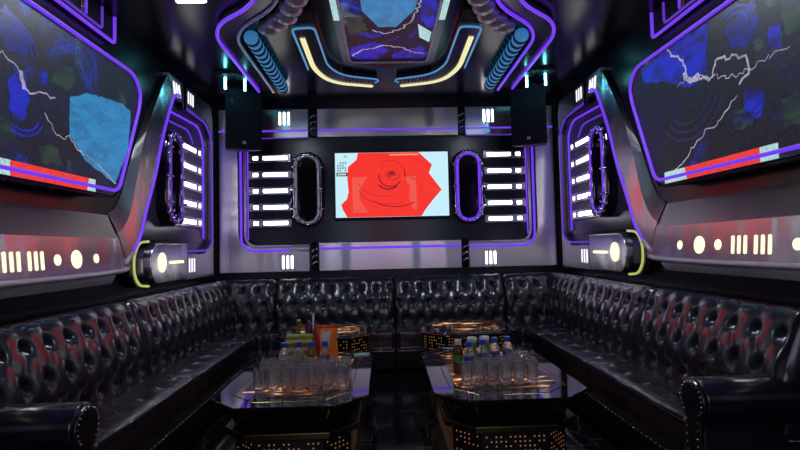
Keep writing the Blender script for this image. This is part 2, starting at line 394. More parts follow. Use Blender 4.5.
def surround(s):
    fn = side_fn(s); sd = SIDE[s]
    t = thing('screen_surround', f'polished steel band with cream dot and bar lights under the {sd} video screen, of a pair whose right one is added unseen fill', 'wall panel', (s*HALF, 2.5, 1.0))
    A, B = smooth_pair(MID, OUT)
    finish(strip(bm_(), A, B, .001, .06, fn, .010), 'band', 'steel_band', t, bevel=.006)
    # dark polished bevel between the screen and the band
    I2 = [(4.30, 2.62), (4.26, 2.56), (4.20, 2.48), (3.98, 2.12), (3.84, 1.84), (3.78, 1.72), (3.70, 1.62), (3.60, 1.565), (3.46, 1.55), (1.0, 1.57)]
    a, b2 = smooth_pair(I2, MID)
    bm = bm_(); n = len(a)
    V0 = [bm.verts.new(fn(p.x, p.y, .004)) for p in a]; V1 = [bm.verts.new(fn(p.x, p.y, .051)) for p in b2]
    for i in range(10, n-1): bm.faces.new((V0[i], V0[i+1], V1[i+1], V1[i]))
    for v in [v for v in bm.verts if not v.link_faces]: bm.verts.remove(v)
    finish(bm, 'bevel_plate', 'steel_dark', t)
    # LED tube along the outer edge of the leg, plain pipe below
    up = [p for p in B if p.y > 1.27]; lo = [p for p in B if p.y <= 1.30]
    led(t, [fn(p.x, p.y, .068) for p in up], 'led_purple', .014)
    finish(tube(bm_(), [fn(p.x, p.y-.008, .066) for p in lo], .02, 8), 'pipe', 'pipe_silver', t, smooth=True)
    finish(prism(bm_(), [(1.0, 1.065), (3.60, 1.065), (3.66, 1.12), (3.48, 1.135), (1.0, 1.135)], 0, .03, fn), 'lower_lip', 'steel_plain', t)
    ft = lambda a, b, d: fn(a, b, d+(1.27-b)*.083)                        # the band's face leans a little upward
    for y, r in ((3.36, .029), (3.15, .054), (2.97, .031), (2.385, .029), (2.18, .054), (2.0, .031)):
        finish(disc(bm_(), y, 1.248, r, r*1.05, .056, .062, ft), 'dot_light', 'led_cream', t)
    lens_bars(t, ft, (2.84, 2.79, 2.74, 2.66, 2.61, 2.56, 1.86, 1.81, 1.76, 1.68, 1.63, 1.58), 1.195, 1.300, 'led_cream', .0615, .0115)
    return t

# ------------------------------------------------------------------ oval ring light (shared mesh recipe)
def oval_pts(ca, cb, ra, rb, fn, d, n=12):
    pts = []
    L = rb-ra
    for k in range(n+1): th = PI*k/n; pts.append(fn(ca+ra*math.cos(th), cb+L+ra*math.sin(th), d))
    for k in range(n+1): th = PI+PI*k/n; pts.append(fn(ca+ra*math.cos(th), cb-L+ra*math.sin(th), d))
    return pts
def oval_poly(ca, cb, ra, rb, n=10): return [Vector((p[0], p[1])) for p in oval_pts(ca, cb, ra, rb, lambda a, b, d: (a, b, d), 0, n)]
def oval_light(fn, ca, cb, depth, label, lit, base, tr=.016):
    t = thing('oval_wall_light', label, 'wall light', base, 'oval wall lights')
    P0, P1 = oval_poly(ca, cb, .195, .435), oval_poly(ca, cb, .105, .345)
    bm = bm_(); strip(bm, P0+[P0[0]], P1+[P1[0]], 0, depth, fn); bmesh.ops.remove_doubles(bm, verts=bm.verts[:], dist=1e-5)
    finish(bm, 'body', 'black_gloss', t, bevel=.012)
    finish(prism(bm_(), P1, 0, depth*.4, fn), 'back_plate', 'black_gloss', t)
    led(t, oval_pts(ca, cb, .128, .388, fn, depth+.012), lit, tr, 'ring_tube', True)
    finish(tube(bm_(), oval_pts(ca, cb, .157, .41, fn, depth+.004), .007, 6, True), 'chrome_ring', 'chrome', t, smooth=True)
    for k, (th, z) in enumerate([(50, 1), (75, 1), (110, 1), (140, 1), (8, 1), (172, 1), (5, -1), (175, -1), (-30, -1), (-60, -1), (-100, -1), (-130, -1), (-155, -1), (0, 0), (180, 0)]):
        a = math.radians(th); cy = cb+z*.24
        p = Vector((ca+.125*math.cos(a), cy+.125*math.sin(a))); q = Vector((ca+.19*math.cos(a), cy+.19*math.sin(a)))
        finish(tube(bm_(), [fn(p.x, p.y, depth+.03), fn((p.x+q.x)/2, (p.y+q.y)/2, depth+.028), fn(q.x, q.y, depth-.004)], .010 if k % 3 else .015, 6), 'clasp', 'chrome', t, smooth=True)
    return t

# ------------------------------------------------------------------ light-bar row
def bar_row(parent, fn, a_long, a_sq, a_back, b, d, hb=.047):
    o = finish(prism(bm_(), [(a_back[0], b-hb), (a_back[1], b-hb), (a_back[1], b+hb), (a_back[0], b+hb)], d, d+.02, fn), 'bar_housing', 'steel_plain', parent, bevel=.004)
    finish(prism(bm_(), rrect(min(a_long), max(a_long), b-.022, b+.022, .01, 2), d+.014, d+.0215, fn), 'light_bar', 'led_white', o)
    finish(prism(bm_(), rrect(min(a_sq), max(a_sq), b-.022, b+.022, .008, 2), d+.014, d+.0215, fn), 'light_square', 'led_white', o)
BARZ = (2.345, 2.15, 1.96, 1.77, 1.585)

# ------------------------------------------------------------------ side wall panels between screen and back corner
def side_panel(s):
    k_ = .97; fn0 = side_fn(s); sd = SIDE[s]
    fn = lambda a, b, d: fn0(a*k_, 1.28+(b-1.28)*k_, d)                   # plan taken at the panel's face
    t = thing('side_wall_panel', f'steel and purple light panel with five white bars beside the {sd} video screen, of a pair whose right one is added unseen fill', 'wall panel', (s*HALF, 5.0, 1.0))
    finish(prism(bm_(), [(4.76, 2.76), (4.92, 2.74), (4.92, 2.94), (4.62, 2.94)], 0, .058, fn), 'top_plate', 'steel_brushed', t, bevel=.005)
    finish(prism(bm_(), [(5.0, 2.74), (5.62, 2.73), (5.74, 2.66), (5.80, 2.55), (5.80, 2.80), (5.74, 2.94), (5.0, 2.94)], 0, .058, fn), 'top_plate', 'steel_brushed', t, bevel=.005)
    finish(prism(bm_(), [(5.70, 1.32), (5.79, 1.42), (5.79, 2.56), (5.835, 2.56), (5.835, 1.0), (5.05, 1.0), (5.05, 1.25), (5.55, 1.25)], 0, .05, fn), 'corner_plate', 'steel_brushed', t, bevel=.005)
    finish(prism(bm_(), [(4.30, 1.40), (5.0, 1.40), (5.72, 1.40), (5.76, 2.55), (5.6, 2.70), (4.62, 2.68), (4.40, 2.3)], 0, .008, fn), 'recess_panel', 'recess_paint', t)
    finish(prism(bm_(), [(3.99, 1.40), (5.56, 1.38), (5.56, 1.50), (4.07, 1.56)], 0, .014, fn), 'recess_sill', 'smoked', t)
    # stepped purple tubes
    led(t, path(fn, [(5.02, 2.715), (5.58, 2.70), (5.76, 2.58), (5.775, 1.36), (5.60, 1.285), (5.05, 1.285)], .055, [.0, .06, .1, .12, .06, 0]), 'led_purple_dim', .0105)
    led(t, path(fn, [(4.70, 2.60), (4.90, 2.61), (5.42, 2.63), (5.57, 2.50), (5.57, 1.42)], .03, [0, .02, .1, .08, 0]), 'led_purple', .0105)
    led(t, path(fn, [(4.72, 2.51), (5.18, 2.53), (5.30, 2.42)], .022, [0, .08, 0]), 'led_purple_dim', .010)
    fb = lambda a, b, d: fn(a, b, d+.051+(2.88-(1.28+(b-1.28)*k_))*.143)   # these three sit on the leaning end of the band
    for a in (4.735, 4.795, 4.855): finish(prism(bm_(), rrect(a-.0115, a+.0115, 2.77, 2.90, .008, 2), -.004, .004, fb), 'light_bar', 'led_soft', t)
    lens_bars(t, fn, (5.09, 5.15, 5.21), 2.78, 2.905, 'led_soft', .06, .0115)
    lens_bars(t, fn, (5.12, 5.185, 5.25), 1.07, 1.21, 'led_soft', .052, .012)
    finish(prism(bm_(), rrect(4.925, 4.995, 2.68, 2.95, .015), 0, .075, fn), 'clip', 'chrome_black', t, bevel=.006)
    finish(prism(bm_(), rrect(4.965, 5.035, 1.04, 1.34, .015), 0, .065, fn), 'clip', 'chrome_black', t, bevel=.006)
    for b in BARZ: bar_row(t, fn, (4.95, 5.36), (5.44, 5.49), (4.88, 5.55), b, .012, .05)
    # drum-like lower plate with yellow ring
    P = fillet([(4.96, 1.015), (4.28, 1.015), (4.20, 1.10), (4.20, 1.27), (4.28, 1.355), (4.96, 1.355)], [0, .08, .07, .07, .08, 0])
    finish(prism(bm_(), P, 0, .09, fn), 'lower_plate', 'steel_band', t, bevel=.008)
    P = fillet([(4.26, 1.0), (4.02, 1.0), (3.90, 1.07), (3.90, 1.28), (4.02, 1.37), (4.26, 1.37)], [0, .1, .08, .08, .1, 0])
    finish(prism(bm_(), P, 0, .055, fn), 'drum_end', 'black_gloss', t, bevel=.01)
    led(t, path(fn, [(4.22, 1.372), (4.06, 1.36), (3.98, 1.26), (3.98, 1.11), (4.06, 1.015), (4.22, 1.0)], .06, .12), 'led_ring', .0095, 'ring_tube')
    finish(disc(bm_(), 4.40, 1.19, .075, .085, .088, .098, fn, 24), 'dot_light', 'led_cream', t)
    finish(prism(bm_(), rrect(4.55, 4.86, 1.172, 1.198, .01, 2), .088, .096, fn), 'light_bar', 'led_cream', t)
    return t

# ------------------------------------------------------------------ comb of tubes over each screen
def comb(s):
    fn = side_fn(s); sd = SIDE[s]
    t = thing('tube_comb_panel', f'dark panel with upright purple tubes above the {sd} video screen, of a pair whose right one is added unseen fill', 'wall panel', (s*HALF, 2.5, 2.78))
    finish(prism(bm_(), [(1.0, 2.80), (3.60, 2.80), (3.60, 2.995), (1.0, 2.995)], 0, .03, fn), 'backing', 'black_plastic', t)
    led(t, path(fn, [(3.62, 2.99), (3.62, 2.795), (1.0, 2.795)], .04, .03, 4), 'led_purple', .012)
    led(t, path(fn, [(3.46, 2.99), (3.46, 2.835), (1.0, 2.835)], .04, .03, 4), 'led_purple_dim', .009)
    for y in (3.24, 3.06, 2.88, 2.70, 2.52, 2.34, 2.16, 1.98, 1.8, 1.62):
        o = finish(prism(bm_(), [(y-.022, 2.85), (y+.022, 2.85), (y+.022, 2.99), (y-.022, 2.99)], .03, .045, fn), 'upright_bar', 'steel_plain', t, bevel=.003)
        led(o, [fn(y+.024, 2.85, .047), fn(y+.024, 2.99, .047)], 'led_purple', .007)
    return t

for s in (-1, 1):
    video_wall(s); surround(s); side_panel(s); comb(s)
    oval_light(side_fn(s), 4.53, 1.94, .10, f'black oval ring light with chrome clasps on the {SIDE[s]} wall', 'led_purple_dim' if s < 0 else 'led_purple', (s*HALF, 4.53, 1.5), .009)

# ------------------------------------------------------------------ back wall
def back_panel(s):
    sd = SIDE[s]
    t = thing('back_wall_panel', f'L-shaped steel panel with five white light bars at the {sd} end of back wall', 'wall panel', (s*1.4, BACK, 1.02))
    X = lambda *p: [(s*a, b) for a, b in p]
    outline = [(.925, 1.02), (1.955, 1.02), (1.955, 2.60), (1.735, 2.60)] + [(p.x, p.y) for p in fillet([(1.735, 2.4), (1.735, 1.325), (.925, 1.325)], .16, 8)][1:]
    finish(prism(bm_(), X(*outline), 0, .05, back_fn), 'corner_plate', 'steel', t, bevel=.006)
    tp = [(p.x*s, p.y) for p in fillet([(1.70, 2.58), (1.70, 1.265), (.925, 1.265)], .17, 8)]
    k = next(i for i, p in enumerate(tp) if abs(p[0]) < 1.45 and p[1] < 1.3) if False else len(tp)
    led(t, [back_fn(p[0], p[1], .06) for p in tp[:-1]] + [back_fn(s*(1.14 if s < 0 else .93), 1.265, .06)], 'led_purple', .014)
    if s < 0: finish(tube(bm_(), [back_fn(-1.135, 1.265, .058), back_fn(-.925, 1.265, .058)], .014, 8), 'plain_tube', 'pipe_silver', t, smooth=True)
    tp2 = [(p.x*s, p.y) for p in fillet([(1.655, 2.55), (1.655, 1.315), (.935, 1.315)], .15, 8)]
    finish(tube(bm_(), [back_fn(p[0], p[1], .05) for p in tp2], .016, 8), 'plain_tube', 'pipe_silver', t, smooth=True)
    led(t, [back_fn(s*1.63, 2.50, .02), back_fn(s*1.63, 1.40, .02)], 'led_purple', .009)
    lens_bars(t, back_fn, [s*a for a in (1.125, 1.175, 1.225)], 1.055, 1.205, 'led_white', .052, .0125)
    for b in BARZ: bar_row(t, back_fn, (s*1.17, s*1.455), (s*1.51, s*1.57), (s*1.13, s*1.62), b, .0)
def upper_panel(s):
    t = thing('upper_wall_panel', f'short steel strip with three white bars above the {SIDE[s]} oval on back wall', 'wall panel', (s*1.4, BACK, 2.57))
    X = lambda *p: [(s*a, b) for a, b in p]
    finish(prism(bm_(), X((.92, 2.575), (1.955, 2.575), (1.955, 2.91), (.92, 2.91)), 0, .05, back_fn), 'plate', 'steel', t, bevel=.006)
    led(t, [back_fn(s*.925, 2.655, .056), back_fn(s*1.95, 2.655, .056)], 'led_purple', .010)
    led(t, [back_fn(s*.925, 2.572, .04), back_fn(s*1.95, 2.572, .04)], 'led_purple_dim', .006)
    lens_bars(t, back_fn, [s*a for a in (1.145, 1.195, 1.245)], 2.725, 2.875, 'led_white', .052, .0125)
def centre_panel(z0, z1, zl, up):
    t = thing('centre_wall_panel', f'long plain steel strip with purple line {"above" if up else "below"} the television', 'wall panel', (0, BACK, z0))
    finish(prism(bm_(), [(-.815, z0), (.835, z0), (.835, z1), (-.815, z1)], 0, .05, back_fn), 'plate', 'steel', t, bevel=.006)
    led(t, [back_fn(-.81, zl, .056), back_fn(.83, zl, .056)], 'led_purple', .014 if not up else .010)
    for x in (-.865, .88):
        o = finish(prism(bm_(), rrect(x-.042, x+.042, z0+.01, z1+.01, .02), 0, .045, back_fn), 'clip', 'chrome_black', t, bevel=.008)
        for k in range(3):
            zz = z0+.09+k*.075
            finish(tube(bm_(), [back_fn(x-.03, zz-.02, .05), back_fn(x, zz+.012, .062), back_fn(x+.03, zz+.02, .05)], .012, 6), 'hook', 'chrome', o, smooth=True)
for s in (-1, 1):
    back_panel(s); upper_panel(s)
    oval_light(back_fn, s*.935, 1.965, .07, f'black oval ring light with chrome clasps {SIDE[s]} of the television', 'pipe_silver' if s < 0 else 'led_purple', (s*.935, BACK, 1.53))
centre_panel(1.02, 1.345, 1.278, False); centre_panel(2.575, 2.91, 2.655, True)

# television
def television():
    t = thing('television', 'flat television showing a red rose on pale blue, centre of back wall', 'television', (.045, BACK, 1.6))
    x0, x1, z0, z1 = -.612, .700, 1.628, 2.378
    finish(prism(bm_(), rrect(x0-.02, x1+.02, z0-.03, z1+.02, .01, 2), .03, .075, back_fn), 'bezel', 'black_plastic', t, bevel=.004)
    finish(prism(bm_(), [(x0+.3, z0+.2), (x1-.3, z0+.2), (x1-.3, z1-.2), (x0+.3, z1-.2)], 0, .03, back_fn), 'wall_bracket', 'black_plastic', t)
    disp = finish(prism(bm_(), [(x0, z0), (x1, z0), (x1, z1), (x0, z1)], .075, .077, back_fn), 'display', 'tv_sky', t)
    U = lambda x, y: (x0+(x-42)/680*(x1-x0), z0+(440-y)/382*(z1-z0))
    bm = bm_(); D = .0772
    P = lambda pts, mi, k=0: flat(bm, [U(*p) for p in pts], D+k*.0012, back_fn, mi)
    P([(180,59),(170,100),(120,140),(114,200),(120,290),(110,330),(75,365),(85,395),(110,439),(555,439),(580,400),(630,340),(680,285),(605,185),(625,135),(545,59)], 0)
    P([(142,205),(236,200),(205,245),(190,300),(182,330),(205,365),(240,412),(146,414)], 2, 1)
    P([(445,206),(527,203),(528,404),(500,392),(480,330),(492,262)], 2, 1)
    def arc(cx, cy, rx, ry, a0, a1, wd, mi, k=2):
        n = 14; pts = [(cx+rx*math.cos(math.radians(a0+(a1-a0)*i/n)), cy-ry*math.sin(math.radians(a0+(a1-a0)*i/n))) for i in range(n+1)]
        A, B = ribbon2([U(*p) for p in pts], wd/518.); n0 = len(bm.faces); strip(bm, A, B, D+k*.0012, D+k*.0012+.0006, back_fn); bm.faces.ensure_lookup_table()
        for f in bm.faces[n0:]: f.material_index = mi
    arc(380, 190, 22, 18, -30, 250, 4, 3); arc(385, 192, 40, 32, 150, 380, 3, 4); arc(372, 200, 68, 62, 170, 330, 4, 3); arc(360, 215, 70, 62, 215, 320, 5, 3)
    arc(370, 205, 95, 100, -20, 130, 2.5, 4); arc(360, 270, 175, 95, 185, 300, 3, 4); arc(400, 330, 130, 50, 200, 330, 3, 3)
    arc(330, 200, 160, 120, 200, 290, 2.5, 4); arc(480, 300, 80, 90, 0, 80, 2.5, 4); arc(420, 150, 150, 70, 10, 70, 2, 4); arc(452, 185, 8, 22, -60, 80, 4, 3)
    P([(366,178),(382,168),(396,182),(386,200),(368,194)], 3, 3)
    # caption marks: grey three-line block, black tag, green spot, line of tiny lettering at the top
    for r in range(4):
        for c in range(4):
            if (r*5+c*3) % 7: P([(54+c*15,112+r*15),(65+c*15,112+r*15),(65+c*15,122+r*15),(54+c*15,122+r*15)], 5, 1)
    P([(50,174),(116,174),(116,196),(50,196)], 6, 1)
    for c in range(4): P([(58+c*13,180),(67+c*13,180),(67+c*13,190),(58+c*13,190)], 7, 2)
    P([(95,70),(115,70),(115,88),(95,88)], 8, 1)
    xx = 370
    for wdt in (9, 7, 10, 6, 12, 9, 7, 11, 9, 8, 6, 10, 8, 9): P([(xx,68),(xx+wdt,68),(xx+wdt,77),(xx,77)], 9, 1); xx += wdt+4
    P([(622,276),(676,286),(660,287),(624,281)], 2, 1)
    finish(bm, 'picture', ['tv_red', 'tv_sky', 'tv_pale', 'tv_dark', 'tv_mid', 'tv_grey', 'tv_black', 'tv_white', 'tv_green', 'tv_white_text'], disp)
television()

# unseen fill screen added opposite the television to brighten the leather and steel
def rear_fill():
    t = thing('rear_fill_screen', 'added unseen fill screen, red and pale, on the wall facing the television', 'screen', (0, FRONT, 1.0))
    fn = lambda a, b, d: (a, FRONT+d, b)
    finish(prism(bm_(), rrect(-1.32, 1.32, 1.02, 2.52, .03), 0, .06, fn), 'bezel', 'black_plastic', t)
    finish(prism(bm_(), rrect(-1.28, 1.28, 1.06, 2.48, .01, 2), .06, .064, fn), 'display', 'fill_pale', t)
    finish(prism(bm_(), [(-.45, 1.2), (.45, 1.2), (.6, 1.5), (.5, 1.9), (.5, 2.2), (.3, 2.35), (-.25, 2.35), (-.5, 2.1), (-.5, 1.6)], .064, .066, fn), 'picture', 'fill_red', t)
rear_fill()

# loudspeakers
def speaker(s):
    t = thing('loudspeaker', f'black loudspeaker hung in the {SIDE[s]} back corner below the ceiling', 'loudspeaker', (s*1.50, 5.22, 2.33), 'corner loudspeakers')
    h = .62; rot = Matrix.Rotation(-s*.46, 4, 'Z') @ Matrix.Rotation(.06, 4, 'X')
    def fn(a, b, d): v = rot @ Vector((a, d, b)); return (t.location.x+v.x, t.location.y+v.y, t.location.z+v.z)
    bm = bm_()
    F = [(-.19, 0), (.19, 0), (.19, h), (-.19, h)]; Bq = [(-.13, .02), (.13, .02), (.13, h-.02), (-.13, h-.02)]
    a = [bm.verts.new(fn(p[0], p[1], 0)) for p in F]; b = [bm.verts.new(fn(p[0], p[1], .34)) for p in Bq]
    bm.faces.new(a); bm.faces.new(b[::-1])
    for i in range(4): bm.faces.new((a[i], a[(i+1) % 4], b[(i+1) % 4], b[i]))
    finish(bm, 'cabinet', 'black_plastic', t, bevel=.012)
    g = finish(prism(bm_(), rrect(-.172, .172, .018, h-.018, .02), -.012, .002, fn), 'grille', 'grille', t, bevel=.004)
    finish(prism(bm_(), rrect(-.018, .018, .055, .085, .004, 2), -.016, -.010, fn), 'badge', 'mark_grey', g)
    for k in range(4): finish(prism(bm_(), [(-.150, .50-k*.022), (-.115, .50-k*.022), (-.115, .508-k*.022), (-.150, .508-k*.022)], -.0135, -.011, fn), 'vent_slot', 'chrome_black', g)
    c = Vector(fn(0, h, .17))
    finish(tube(bm_(), [c, c+Vector((0, 0, .02)), Vector((c.x, c.y+.05, TOP))], .014, 8), 'hanging_bracket', 'black_plastic', t, smooth=True)
for s in (-1, 1): speaker(s)

# ------------------------------------------------------------------ ceiling
def ceiling_screen():
    t = thing('ceiling_screen', 'blue video screen in a steel-edged frame on the ceiling', 'screen', (.02, 3.2, TOP))
    out = fillet([(-.41, 1.7), (.44, 1.7), (.44, 4.68), (-.41, 4.68)], .12, 6, True)
    inn = fillet([(-.345, 1.78), (.375, 1.78), (.375, 4.60), (-.345, 4.60)], .09, 6, True)
    finish(strip(bm_(), out+[out[0]], inn+[inn[0]], 0, .05, ceil_fn), 'frame', 'smoked', t)
    finish(prism(bm_(), inn, 0, .03, ceil_fn), 'display', 'video_ceiling', t)
    finish(tube(bm_(), [ceil_fn(p.x, p.y, .052) for p in inn], .010, 6, True), 'rim', 'pipe_silver', t, smooth=True)
    for s in (-1, 1):
        for y0, y1 in ((1.9, 2.6), (2.9, 3.72)):
            x = .015+s*.40; finish(prism(bm_(), [(x-.022, y0), (x+.022, y0), (x+.022, y1), (x-.022, y1)], .045, .058, ceil_fn), 'side_light', 'pix_pale', t)
    bm = bm_(); d = .0305
    flat(bm, [(-.20, 3.2), (.24, 3.2), (.20, 3.62), (.07, 3.90), (-.07, 3.90), (-.19, 3.62)], d, ceil_fn, 0)
    flat(bm, rag([(-.32, 4.30), (-.10, 4.18), (.02, 4.36), (-.08, 4.57), (-.32, 4.57)]), d, ceil_fn, 1)
    flat(bm, rag([(.05, 4.42), (.30, 4.30), (.36, 4.50), (.30, 4.57), (.05, 4.55)]), d, ceil_fn, 1)
    flat(bm, rag([(.22, 3.42), (.36, 3.4), (.36, 3.95), (.26, 3.8)]), d, ceil_fn, 1)
    flat(bm, [(.24, 3.85), (.36, 4.0), (.36, 4.2), (.27, 4.1)], d, ceil_fn, 4)
    flat(bm, rag([(-.33, 3.75), (-.20, 3.7), (-.16, 3.95), (-.3, 4.1)]), d, ceil_fn, 6)
    bolt(bm, [(.25, 3.35), (.20, 3.75), (.10, 3.95), (-.02, 4.02), (-.12, 3.95)], .006, d+.001, ceil_fn, 5, 21)
    bolt(bm, [(-.31, 4.5), (-.24, 4.36), (-.16, 4.34), (-.04, 4.25), (.12, 4.3), (.22, 4.40), (.33, 4.46)], .007, d+.001, ceil_fn, 5, 22)
    finish(bm, 'picture', PM, t)
ceiling_screen()

def hook_lamp(s):
    t = thing('hook_ceiling_lamp', f'hook-shaped ceiling lamp with yellow strip and blue outline, {SIDE[s]} of the ceiling screen', 'ceiling lamp', (s*.6, 4.5, TOP))
    X = lambda pts: [(s*a, b) for a, b in pts]
    A = fillet([(.755, 3.80), (.765, 4.86), (.60, 5.22), (.10, 5.36)], .3, 8); B = fillet([(.56, 3.80), (.555, 4.70), (.44, 4.95), (.10, 5.06)], .2, 8)
    finish(strip(bm_(), X([(p.x, p.y) for p in A]), X([(p.x, p.y) for p in B]), 0, .05, ceil_fn), 'body', 'smoked', t, bevel=.006)
    ye = [(p.x*s, p.y) for p in fillet([(.695, 4.05), (.70, 4.78), (.57, 5.16), (.15, 5.285)], .26, 8)]
    P0, P1 = ribbon2(ye, .021)
    finish(strip(bm_(), P0, P1, .045, .062, ceil_fn), 'yellow_strip', 'led_yellow', t)
    bl = [(p.x*s, p.y) for p in fillet([(.755, 4.75), (.75, 3.86), (.57, 3.84), (.56, 4.68), (.44, 4.94), (.10, 5.06), (.085, 5.12), (.12, 5.16)], [0, .06, .06, .2, .15, .02, .02, 0], 6)]
    led(t, [ceil_fn(p[0], p[1], .056) for p in bl], 'led_blue', .0085)
    for k in range(9):
        x = .565+k*.022
        finish(prism(bm_(), X([(x-.006, 3.58), (x+.006, 3.58), (x+.006, 3.79), (x-.006, 3.79)]), 0, .05, ceil_fn), 'rib', 'black_plastic', t)
    for k in range(9):
        tt = k/8; x = .42-.31*tt; y0 = 4.985+.09*tt
        finish(prism(bm_(), X([(x-.005, y0+.0), (x+.005, y0+.0), (x+.005, y0+.15), (x-.005, y0+.15)]), .045, .055, ceil_fn), 'rib', 'black_plastic', t)
def zigzag(s):
    t = thing('zigzag_ceiling_band', f'smoked zigzag band edged with {"one purple tube and one plain tube" if s < 0 else "two glowing purple tubes"} on the ceiling', 'ceiling light', (s*1.2, 4.4, TOP))
    O = fillet([(s*.80, 1.7), (s*.80, 3.12), (s*.95, 3.48), (s*1.28, 3.76), (s*1.385, 4.02), (s*1.39, 5.42)], .22, 8)
    I = fillet([(s*.66, 1.7), (s*.66, 3.14), (s*.80, 3.52), (s*1.13, 3.84), (s*1.235, 4.08), (s*1.24, 5.46)], .20, 8)
    finish(strip(bm_(), O, I, 0, .04, ceil_fn), 'body', 'smoked', t, bevel=.005)
    led(t, [ceil_fn(p.x, p.y, .055) for p in O], 'led_purple', .0135)
    if s < 0: finish(tube(bm_(), [ceil_fn(p.x, p.y, .050) for p in I], .013, 8), 'plain_tube', 'pipe_silver', t, smooth=True)
    else: led(t, [ceil_fn(p.x, p.y, .055) for p in I], 'led_purple', .0125)
def beads(s):
    t = thing('bead_ceiling_lamp', f'string of translucent blue ribbed beads glowing on the {SIDE[s]} of the ceiling', 'ceiling light', (s*1.10, 4.6, TOP))
    sm = None
    def ring_mesh(r, mat):
        bm = bm_(); lathe(bm, [(0, -.043), (r*.45, -.040), (r*.82, -.027), (r, 0), (r*.82, .027), (r*.45, .040), (0, .043)], 16)
        for v in bm.verts: v.co = Vector((v.co.x, v.co.z, v.co.y-r))
        return finish(bm, 'bead', mat, None, smooth=True)
    def bead_mesh(r, mat):
        bm = bm_(); lathe(bm, [(0, -.10), (r*.5, -.094), (r*.85, -.075), (r, -.045), (r*.9, -.012), (r*.7, 0), (0, 0)], 16)
        o = finish(bm, 'bead', mat, None, smooth=True); return o
    P = fillet([(s*1.10, 4.0), (s*1.105, 5.28)], 0)
    src = ring_mesh(.058, 'led_bead')
    finish(tube(bm_(), [(s*1.068, 3.86, TOP-.05), (s*1.068, 5.10, TOP-.05)], .016, 8), 'core', 'smoked', t, smooth=True)
    for k in range(13):
        o = src if k == 0 else src.copy()
        if k: C.objects.link(o)
        o.parent = t; o.location = (s*1.068-t.location.x, 3.88+k*.099-t.location.y, 0)
        bm = bm_(); lathe(bm, [(0, -.006), (.056, -.004), (.056, .004), (0, .004)], 16)
        for v in bm.verts: v.co = Vector((s*1.068+v.co.x, 3.9295+k*.099+v.co.z, TOP-.061+v.co.y))
        finish(bm, 'shade_disc', 'smoked', t)  # dark disc added to draw the shade between neighbouring beads
    t2 = thing('bead_ceiling_trim', f'row of silver scalloped beads leading to the blue beads on the {SIDE[s]} of the ceiling', 'ceiling trim', (s*.85, 3.6, TOP))
    Q = [Vector((s*.66, 3.02)), Vector((s*.68, 3.35)), Vector((s*.80, 3.62)), Vector((s*1.06, 3.92))]
    pts = []; 
    for a, b in zip(Q, Q[1:]):
        n = max(2, int((b-a).length/.10))
        for i in range(n): pts.append(a+(b-a)*i/n)
    off = Vector((-s*.045, .05)) if True else 0
    src = bead_mesh(.085, 'bead_silver'); src.name = 'scallop'
    for k, p in enumerate(pts):
        o = src if k == 0 else src.copy()
        if k: C.objects.link(o)
        o.parent = t2; o.location = ((p.x+off.x)*CK-t2.location.x, (p.y+off.y)*CK-t2.location.y, 0)
def beam_lamp(x, y, s, which):
    t = thing('beam_lamp', f'small ceiling lamp with glowing teal rod, {which} on the {SIDE[s]}', 'ceiling lamp', (x, y, TOP), 'teal rod lamps')
    bm = bm_(); lathe(bm, [(0, 0), (.10, 0), (.10, -.012), (.08, -.03), (.03, -.04), (0, -.04)], 20, (x, y, TOP)); finish(bm, 'base_plate', 'black_plastic', t, smooth=False)
    bm = bm_(); lathe(bm, [(0, -.035), (.011, -.035), (.011, -.15), (.007, -.155), (0, -.155)], 10, (x, y, TOP)); finish(bm, 'glow_rod', 'led_teal', t, smooth=True)
for s in (-1, 1):
    hook_lamp(s); zigzag(s); beads(s)
    beam_lamp(s*1.57, 4.84, s, 'nearer the side wall'); beam_lamp(s*1.40, 4.90, s, 'nearer the zigzag band')
for s in (-1, 1):  # the right panel is an unseen twin, added for more light
    t = thing('panel_light', f'white rectangular light let into the ceiling near the {SIDE[s]} video screen, of a pair whose right one is added unseen fill', 'ceiling lamp', (s*1.34, 3.2, TOP), 'ceiling panel lights')
    X = lambda pts: [(s*a, b-(.12 if s > 0 else 0)) for a, b in pts]
    finish(prism(bm_(), X([(1.50, 3.1), (1.27, 3.1), (1.27, 3.53), (1.50, 3.53)]), 0, .012, ceil_fn), 'frame', 'black_plastic', t)
    finish(prism(bm_(), X([(1.485, 3.115), (1.285, 3.115), (1.285, 3.515), (1.485, 3.515)]), .010, .016, ceil_fn), 'diffuser', 'led_panel', t)

